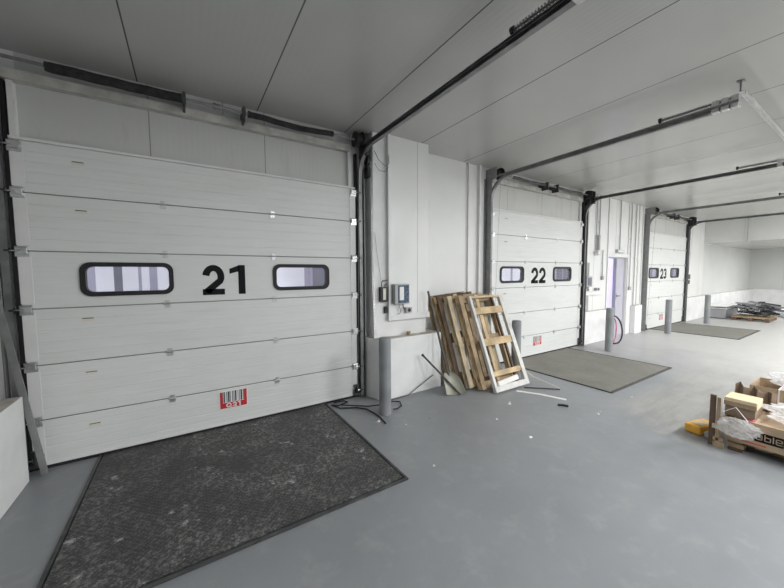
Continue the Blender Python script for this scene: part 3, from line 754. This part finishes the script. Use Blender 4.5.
# white painted frame in front
M, L = lean_frame(3.375,-.94,.022, 3.375,-.425,1.262)
Fm = thing('timber_surround', 'narrow white painted timber frame at the front of the leaning pallets', 'frame', M.translation)
def fb(nm, *a, mm='wood_white'): MB().box(*a, M).build(nm, mm, Fm, bevel=.002)
FW = .70
fb('stile', 0,.045,0,.05,0,L); fb('stile', FW-.075,FW,0,.05,0,L)
fb('rail', .045,FW-.075,0,.05,0,.075); fb('rail', .045,FW-.075,0,.05,L-.03,L, mm='wood_pale')
fb('cross_slat', .045,FW-.075,.012,.045,L-.27,L-.17, mm='wood_light'); fb('cross_slat', .045,FW-.075,.012,.045,L*.46,L*.46+.10, mm='wood_light')
fb('cross_slat', .045,FW-.075,.012,.045,.20,.27, mm='wood_light')
# brace post inside the frame
fb('inner_post', .47,.50,.015,.045,.075,L-.03, mm='wood_dark')
bx_ = MB(); Mb = M @ Matrix.Translation((.30,-.0,.115)) @ Matrix.Rotation(math.radians(-4), 4, 'Y')
bx_.box(-.23,.20,-.01,.03,-.035,.035,Mb); tag(bx_.build('paper_wad', 'paper', bevel=.012), 'rumpled white and dark paper wad inside the foot of the white frame', 'paper')

# ------------------------------------------------------------------ debris on the floor
def bar_floor(name, a, b_, w, h, mm, lab, cat, group=None):
    a = Vector(a); b_ = Vector(b_); t = (b_-a).normalized(); n = Vector((-t.y, t.x, 0))*w/2; z = Vector((0,0,h)); o0 = Vector((0,0,.0015))
    m_ = (a+b_)/2+n*1.2
    V = []
    pts = [a, m_, b_]
    for p in pts: V += [p-n+o0, p+n+o0, p+n+o0+z, p-n+o0+z]
    b = MB(); fs = [(0,3,2,1),(8,9,10,11)]
    for k in (0,4):
        for q in range(4): fs.append((k+q, k+(q+1)%4, k+4+(q+1)%4, k+4+q))
    b.verts_faces(V, fs); return tag(b.build(name, mm), lab, cat, group)
bar_floor('plastic_strip', (3.70,-1.0,0), (3.96,-1.53,0), .05, .003, 'paper', 'white plastic strip lying on the floor before the frame', 'strip')
bar_floor('metal_rod', (3.89,-.98,0), (4.23,-1.29,0), .016, .012, 'dark_steel', 'thin dark rod on the floor behind the white strip', 'rod')
bar_floor('marker', (3.70,-1.57,0), (3.77,-1.66,0), .022, .02, 'black_plastic', 'short black piece lying in front of the white strip', 'scrap')
o = MB().tube([(3.98,-.86,.25),(4.10,-.98,.12),(4.25,-1.28,.016)], .005, 6).build('wire', 'label_cream'); tag(o, 'thin pale wire trailing from the frame to the floor', 'wire')
def crumb(x, y, s, mm, lab, name='paper_scrap', cat='scrap'):
    b = MB(); n = 7
    r0 = [(x+s*math.cos(2*PI*k/n)*random.uniform(.6,1.2), y+s*math.sin(2*PI*k/n)*random.uniform(.5,1.1), .001) for k in range(n)]
    r1 = [(x+(p[0]-x)*.7+random.uniform(-.2,.2)*s, y+(p[1]-y)*.7, s*random.uniform(.25,.7)) for p in r0]
    vs = r0+r1+[(x,y,s*.6)]
    b.verts_faces(vs, [tuple(range(n-1,-1,-1))]+[(k,(k+1)%n,(k+1)%n+n,k+n) for k in range(n)]+[(k+n,(k+1)%n+n,2*n) for k in range(n)])
    return tag(b.build(name, mm), lab, cat, 'scraps scattered on the floor')
for a in [(3.255,-1.225,.026,'paper','white crumpled scrap just in front of the timber frame'), (3.31,-1.19,.012,'paper','tiny white chip touching the crumpled scrap near the frame'),
          (2.80,-1.415,.014,'paper','flat white chip on open floor left of the strip'), (2.76,-1.85,.022,'paper','white crumpled scrap alone on the middle of the floor'),
          (3.86,-1.95,.024,'paper','white crumpled scrap between the leveler of door 22 and the orange block'), (3.95,-1.93,.010,'paper','tiny white chip farthest right of the white scraps'),
          (1.675,-1.71,.014,'label_cream','small beige chip on the floor beside the black leveler'), (1.69,-.76,.020,'paper','white twist of paper at the foot of the nearest bollard'),
          (1.90,-.98,.010,'paper','tiny white chip on the floor before the nearest bollard'), (4.75,-1.93,.012,'paper','tiny white chip right of leveler of door 22'),
          (2.2,-1.0,.008,'dark_steel','tiny dark grit on the floor between bollard and frame')]:
    crumb(*a)
# cables round the first bollard
tag(MB().tube([(1.47,-.05,.012),(1.60,-.055,.012),(1.62,-.12,.012),(1.48,-.16,.012),(1.42,-.10,.012),(1.47,-.24,.012),(1.64,-.33,.012),(1.72,-.43,.012),(1.74,-.56,.012),(1.745,-.70,.012),(1.72,-.86,.012)], .008, 6).build('cable', 'black_rubber', smooth=True), 'black cable curling on the floor from door 21 past the bollard', 'cable')
tag(MB().tube([(1.50,-.20,.03),(1.66,-.30,.02),(1.78,-.37,.012),(1.95,-.42,.012),(2.10,-.40,.012),(2.17,-.46,.012),(2.12,-.57,.012),(2.02,-.62,.012),(1.98,-.60,.012)], .007, 6).build('cable', 'black_rubber', smooth=True), 'black cable looping on the floor behind the nearest bollard', 'cable')
tag(MB().tube([(2.02,-.37,.014),(2.25,-.36,.014),(2.38,-.345,.014),(2.62,-.335,.12),(2.80,-.33,.20)], .006, 6).build('cable', 'dark_steel', smooth=True), 'thin dark cable running along the foot of the curb to the shovel', 'cable')
# orange block
ob = thing('orange_block', 'orange shrink-wrapped block on the floor left of the loaded pallet', 'block', (4.32,-2.70,0))
Mo = Matrix.Translation((4.31,-2.70,.0)) @ Matrix.Rotation(math.radians(-14), 4, 'Z')
MB().box(-.14,.14,-.065,.065,.002,.082,Mo).build('wrapped_body', 'orange', ob, bevel=.012)
MB().box(-.09,.08,-.045,.035,.083,.086,Mo).build('paper_insert', 'cream_board', ob)

# ------------------------------------------------------------------ loaded pallet at the right
PX = 4.05
lp = thing('pallet', 'low wooden pallet on the floor under cardboard boxes at far right', 'pallet', (4.6,-3.4,0), 'floor pallets')
for k in range(5): MB().box(PX+.02, PX+1.20, -2.93-.175*k-.10, -2.93-.175*k, .078, .095).build('deck_board', 'wood_mid', lp, bevel=.002)
for q in range(3):
    MB().box(PX+.05+q*.52, PX+.14+q*.52, -3.74, -2.93, .060, .077).build('cross_board', 'wood_dark', lp)
    for y in (-2.935, -3.33, -3.735): MB().box(PX+.05+q*.52, PX+.14+q*.52, (y if y > -3.7 else y+.1)-.1, (y if y > -3.7 else y+.1), .017, .060).build('block', 'wood_mid', lp)
for y in (-3.03, -3.43, -3.74): MB().box(PX+.02, PX+1.18, y, y+.09, .001, .017).build('bottom_board', 'wood_dark', lp)
# upright board at its corner
ub = thing('timber_offcut', 'dark timber boards standing upright at the corner of the loaded pallet', 'timber', (PX,-2.86,0))
MB().box(PX-.012,PX+.008,-2.855,-2.815,.001,.47).build('plank', 'wood_dark', ub, bevel=.002)
MB().box(PX-.028,PX-.012,-2.890,-2.865,.001,.46, None).build('plank', 'wood_mid', ub, bevel=.002)
MB().box(PX-.028,PX-.0125,-2.915,-2.85,.06,.09).build('plank', 'wood_mid', ub, bevel=.002)
MB().box(PX-.03,PX-.0125,-2.92,-2.84,.17,.21).build('plank', 'wood_pale', ub, bevel=.002)
MB().box(PX-.026,PX-.0125,-2.925,-2.85,.001,.05).build('plank', 'wood_mid', ub, bevel=.002)
# front box: open tray shape with black print
fx = thing('cardboard_box', 'brown cardboard box with large black lettering, front of the load', 'cardboard box', (4.35,-3.3,.1), 'boxes on the loaded pallet')
def carton(P, x0,x1,y0,y1,z0,z1, mm, t=.005):
    b = MB(); b.box(x0,x1,y0,y1,z0,z0+t); b.box(x0,x0+t,y0,y1,z0+t,z1); b.box(x1-t,x1,y0,y1,z0+t,z1); b.box(x0+t,x1-t,y0,y0+t,z0+t,z1); b.box(x0+t,x1-t,y1-t,y1,z0+t,z1)
    return b.build('box_body', mm, P)
carton(fx, PX+.005, PX+.42, -3.72, -2.905, .096, .300, 'cardboard')
MB().box(PX+.02, PX+.42, -3.72, -3.05, .292, .298).build('box_flap', 'cardboard', fx)
# printed black panel with light letters (reads b-l-c like in the photo)
MB().box(PX+.0035, PX+.0052, -3.262, -3.100, .150, .232).build('print_panel', 'digit', fx)
lt = MB(); Xp = PX+.0025
def ybox(y0, y1, z0, z1): lt.box(Xp, Xp+.002, y0, y1, z0, z1)
def letter(y, kind):   # y = left edge seen from the room (towards +y), runs to -y
    w_, h0, h1, s_ = .038, .168, .214, .007
    if kind == 'a':
        ybox(y-w_, y-w_+s_, h0, h1); ybox(y-w_, y-.008, h1-s_, h1); ybox(y-w_, y, h0+.018, h0+.025); ybox(y-w_, y, h0, h0+s_); ybox(y-s_, y, h0, h0+.02)
    if kind == 'b':
        ybox(y-s_, y, h0, h1+.008); ybox(y-w_, y, h0, h0+s_); ybox(y-w_, y, h1-s_-.008, h1-.008); ybox(y-w_, y-w_+s_, h0, h1-.008)
    if kind == 'l': ybox(y-s_, y, h0, h1+.008)
    if kind == 'e':
        ybox(y-s_, y, h0, h1); ybox(y-w_, y, h0, h0+s_); ybox(y-w_, y, h1-s_, h1); ybox(y-w_, y-w_+s_, h0+.02, h1); ybox(y-w_, y, h0+.019, h0+.025)
letter(-3.108,'a'); letter(-3.155,'b'); letter(-3.202,'l'); letter(-3.218,'e')
lt.build('box_lettering', 'cardboard', fx)
MB().box(PX+.0035, PX+.0052, -3.17, -3.03, .118, .126).build('print_line', 'red', fx)
# cream panel box above-left
cx = thing('cardboard_box', 'flat cream box lying at the left edge of the load', 'cardboard box', (4.3,-3.0,.43), 'boxes on the loaded pallet')
MB().box(PX+.02, PX+.24, -3.10, -2.90, .400, .47).build('box_body', 'cream_board', cx, bevel=.004)
MB().box(PX+.014, PX+.019, -3.10, -2.90, .402, .44).build('box_side', 'wood_mid', cx)
dx_ = thing('cardboard_box', 'dark brown cardboard box squeezed under the flat cream box', 'cardboard box', (4.3,-3.0,.33), 'boxes on the loaded pallet')
carton(dx_, PX+.04, PX+.32, -3.09, -2.905, .301, .398, 'cardboard_dark')
# torn cardboard and long back box
tc_ = thing('torn_cardboard', 'torn dark brown cardboard sheet sticking up behind the cream box', 'cardboard', (4.5,-3.0,.1))
b = MB(); random.seed(3); nx = 10
top = [(4.50+.03*math.sin(k*2.1), -2.885-.03*k, .495+.02*math.sin(k*1.7)+.03*random.random()-.004*k) for k in range(nx)]
bot = [(4.50, -2.885-.03*k, .097) for k in range(nx)]
vs = [(p[0],p[1],p[2]) for p in bot]+[(p[0],p[1],p[2]) for p in top]+[(p[0]+.006,p[1],p[2]) for p in bot]+[(p[0]+.006,p[1],p[2]) for p in top]
fs = []
for k in range(nx-1): fs += [(k,k+1,nx+k+1,nx+k),(2*nx+k,3*nx+k,3*nx+k+1,2*nx+k+1),(nx+k,nx+k+1,3*nx+k+1,3*nx+k),(k,2*nx+k,2*nx+k+1,k+1)]
fs += [(0,nx,3*nx,2*nx),(nx-1,3*nx-1,4*nx-1,2*nx-1)]
b.verts_faces(vs, fs).build('sheet', 'cardboard_dark', tc_)
bb = thing('cardboard_box', 'long brown cardboard box with white strap at the back of the load', 'cardboard box', (5.0,-3.3,.1), 'boxes on the loaded pallet')
carton(bb, 4.80, 5.22, -3.76, -2.93, .096, .45, 'cardboard')
MB().box(4.793, 5.226, -3.13, -3.12, .09, .455).build('strap', 'label_white', bb)

def crumpled(cx, cy, cz, sx, sy, sz, seed, nu=44, nv=26, amp=.35, flat=True):
    rnd = random.Random(seed); b = MB(); ph = [rnd.uniform(0, 6.28) for _ in range(12)]
    def ridge(t): return 1-2*abs(math.sin(t))
    def nz(u, v):
        return (math.sin(3*u+ph[0])*math.cos(3*v+ph[1])*.8 + .45*ridge(3*u+2.2*v+ph[2]) + .35*ridge(5*v-4*u+ph[3]) + .22*ridge(9*u+5*v+ph[4]))*.42
    rows = []
    for j in range(nv+1):
        v = j/nv; th = PI*v; row = []
        for i in range(nu):
            u = 2*PI*i/nu
            r = 1 + amp*nz(u, th*1.3)*math.sin(th) + rnd.uniform(-.05,.05)*(0 < j < nv)
            x = cx+sx*r*math.sin(th)*math.cos(u); y = cy+sy*r*math.sin(th)*math.sin(u); z = cz+sz*r*math.cos(th)
            if flat: z = max(z, cz-sz*.55)
            row.append(b.bm.verts.new((x,y,z)))
        rows.append(row)
    for A, B in zip(rows, rows[1:]):
        for i in range(nu): b.bm.faces.new([A[i],A[(i+1)%nu],B[(i+1)%nu],B[i]])
    bmesh.ops.remove_doubles(b.bm, verts=b.bm.verts, dist=.0002)
    return b
tag(crumpled(4.02,-3.00,.225,.035,.135,.085,5,amp=.5,flat=False).build('plastic_film', 'film'), 'clear plastic film bunched over the left end of the lettered box', 'plastic film', 'crumpled plastic film on the load')
tag(crumpled(4.34,-3.36,.365,.24,.25,.085,9,amp=.5).build('plastic_film', 'film'), 'large whitish plastic film spread over the top of the load', 'plastic film', 'crumpled plastic film on the load')
tag(crumpled(5.05,-3.30,.515,.20,.27,.10,14,amp=.45).build('plastic_film', 'film'), 'greyish plastic bag heaped on the long back box', 'plastic film', 'crumpled plastic film on the load')
tag(crumpled(4.16,-2.80,.04,.04,.04,.035,21,amp=.5).build('plastic_film', 'film'), 'small clear plastic scrap on the floor between orange block and pallet', 'plastic film', 'crumpled plastic film on the load')
tag(MB().tube([(4.09+.02*math.sin(a), -3.06+.024*math.cos(a), .312+.012*math.sin(a)) for a in [PI*1.6*k/12 for k in range(13)]], .007, 8).build('tape_ring', 'pink', smooth=True), 'small red ring lying on top of the lettered box', 'tape')
tag(MB().tube([(PX-.03,-2.90,.46),(PX-.02,-2.905,.34),(PX-.0,-2.98,.40),(PX-.01,-3.06,.30)], .004, 6).build('strap', 'label_white'), 'loose white strap hanging at the corner of the load', 'strap')

# ------------------------------------------------------------------ scrap metal heap far right
def rotbox(nm, c, dims, rz, ry, mm, parent=None, rx=0):
    M_ = Matrix.Translation(c) @ Matrix.Rotation(rz,4,'Z') @ Matrix.Rotation(ry,4,'Y') @ Matrix.Rotation(rx,4,'X')
    return MB().box(-dims[0]/2,dims[0]/2,-dims[1]/2,dims[1]/2,-dims[2]/2,dims[2]/2,M_).build(nm, mm, parent, bevel=.004)
sc = thing('metal_panel_stack', 'stack of grey metal panels behind the last bollard', 'metal panels', (15.6,-.9,0))
rotbox('panel', (15.95,-.36,.16), (1.5,.46,.28), 0, 0, 'sheet_grey', sc)
rotbox('panel', (16.0,-.37,.34), (1.6,.44,.05), .02, 0, 'galv_bright', sc)
rotbox('panel', (16.0,-.38,.42), (1.6,.42,.04), -.02, 0, 'strip_white', sc)
hp = thing('pallet', 'low broken wooden pallet under the scrap profiles at the far right', 'pallet', (15.6,-1.6,0), 'floor pallets')
for k in range(5): rotbox('deck_board', (15.2+.24*k,-1.16,.11), (.12,.86,.02), 0, 0, 'wood_mid', hp)
for y in (-.80,-1.16,-1.52): rotbox('stringer', (15.7,y,.051), (1.2,.09,.098), 0, 0, 'wood_dark', hp)
ht = thing('profile_heap', 'tangle of bent steel profiles heaped on the far wooden pallet', 'scrap metal', (15.6,-1.6,.1))
random.seed(11)
for k in range(24):
    mm = ['dark_steel','sheet_grey','dark_steel','galv_bright'][k % 4]; L_ = random.uniform(.6,1.1)
    M_ = Matrix.Translation((15.8+random.uniform(-.3,.4), -1.22+random.uniform(-.25,.25), .18+.015*k)) @ Matrix.Rotation(random.uniform(-.6,.9)+.6,4,'Z') @ Matrix.Rotation(random.uniform(-.16,.16),4,'Y')
    b = MB(); wd = random.uniform(.05,.16); b.box(-L_/2,L_/2,-wd/2,wd/2,0,.006,M_); b.box(-L_/2,L_/2,-wd/2,-wd/2+.006,0,.05,M_); b.box(-L_/2,L_/2,wd/2-.006,wd/2,0,.05,M_)
    b.build('steel_profile', mm, ht)
for k in range(3):
    pts = [(15.2+.2*k+.12*math.cos(a+k), -.95-.2*k+.1*math.sin(a), .30+.09*math.sin(a*1.5+k)+.01*a) for a in [2*PI*q/20 for q in range(26)]]
    MB().tube(pts, .012, 6).build('bent_wire', 'dark_steel', ht)
fc = thing('sheet_stack', 'pale metal sheets lying at the right end of the scrap', 'metal sheets', (17.6,-1.9,0))
rotbox('sheet', (17.6,-1.9,.10), (1.8,.9,.18), .5, 0, 'galv_bright', fc); rotbox('sheet', (17.6,-1.9,.22), (1.9,.8,.03), .7, 0, 'strip_white', fc)

# ------------------------------------------------------------------ camera
f_px = 324.081; yaw, pitch, roll = .5652, -.0655, -.0048
F = Vector((math.sin(yaw)*math.cos(pitch), math.cos(yaw)*math.cos(pitch), math.sin(pitch)))
Rr = Vector((math.cos(yaw), -math.sin(yaw), 0)); Uu = Rr.cross(F)
R2 = Rr*math.cos(roll)+Uu*math.sin(roll); U2 = Uu*math.cos(roll)-Rr*math.sin(roll)
cam = bpy.data.cameras.new('camera'); cam.sensor_width = 36; cam.lens = f_px/784*36; cam.clip_start = .05
co = bpy.data.objects.new('camera', cam); COL.objects.link(co)
co.matrix_world = Matrix(((R2.x,U2.x,-F.x,0),(R2.y,U2.y,-F.y,-3.7103),(R2.z,U2.z,-F.z,1.6),(0,0,0,1)))
S.camera = co

# ------------------------------------------------------------------ light: ceiling battens (out of frame), daylight outside
def area(x, y, z, sx, sy, e, col=(.985,.992,1)):
    l = bpy.data.lights.new('batten_light', 'AREA'); l.shape = 'RECTANGLE'; l.size = sx; l.size_y = sy; l.energy = e; l.color = col
    o = bpy.data.objects.new('batten_light', l); COL.objects.link(o); o.location = (x,y,z); return o
for x, e in ((-2.0,2),(1.2,25),(4.4,54),(7.6,66),(10.8,66),(14.0,66)):
    area(x, -4.9, 3.24, 1.5, .14, e)
for x, e in ((1.2,18),(5.4,40),(9.6,50),(13.8,50)):
    area(x, -7.6, 3.24, 1.5, .14, e)
area(18.5, -2.8, 2.5, 1.5, .14, 38); area(18.5, -6, 2.5, 1.5, .14, 38)
W_ = bpy.data.worlds.new('World'); S.world = W_; W_.use_nodes = True
bg = W_.node_tree.nodes['Background']; bg.inputs[0].default_value = (.93,.93,1.0,1); bg.inputs[1].default_value = 1.5
S.view_settings.view_transform = 'Standard'; S.view_settings.look = 'None'; S.view_settings.gamma = 1; S.view_settings.use_curve_mapping = False
S.view_settings.exposure = 1.36
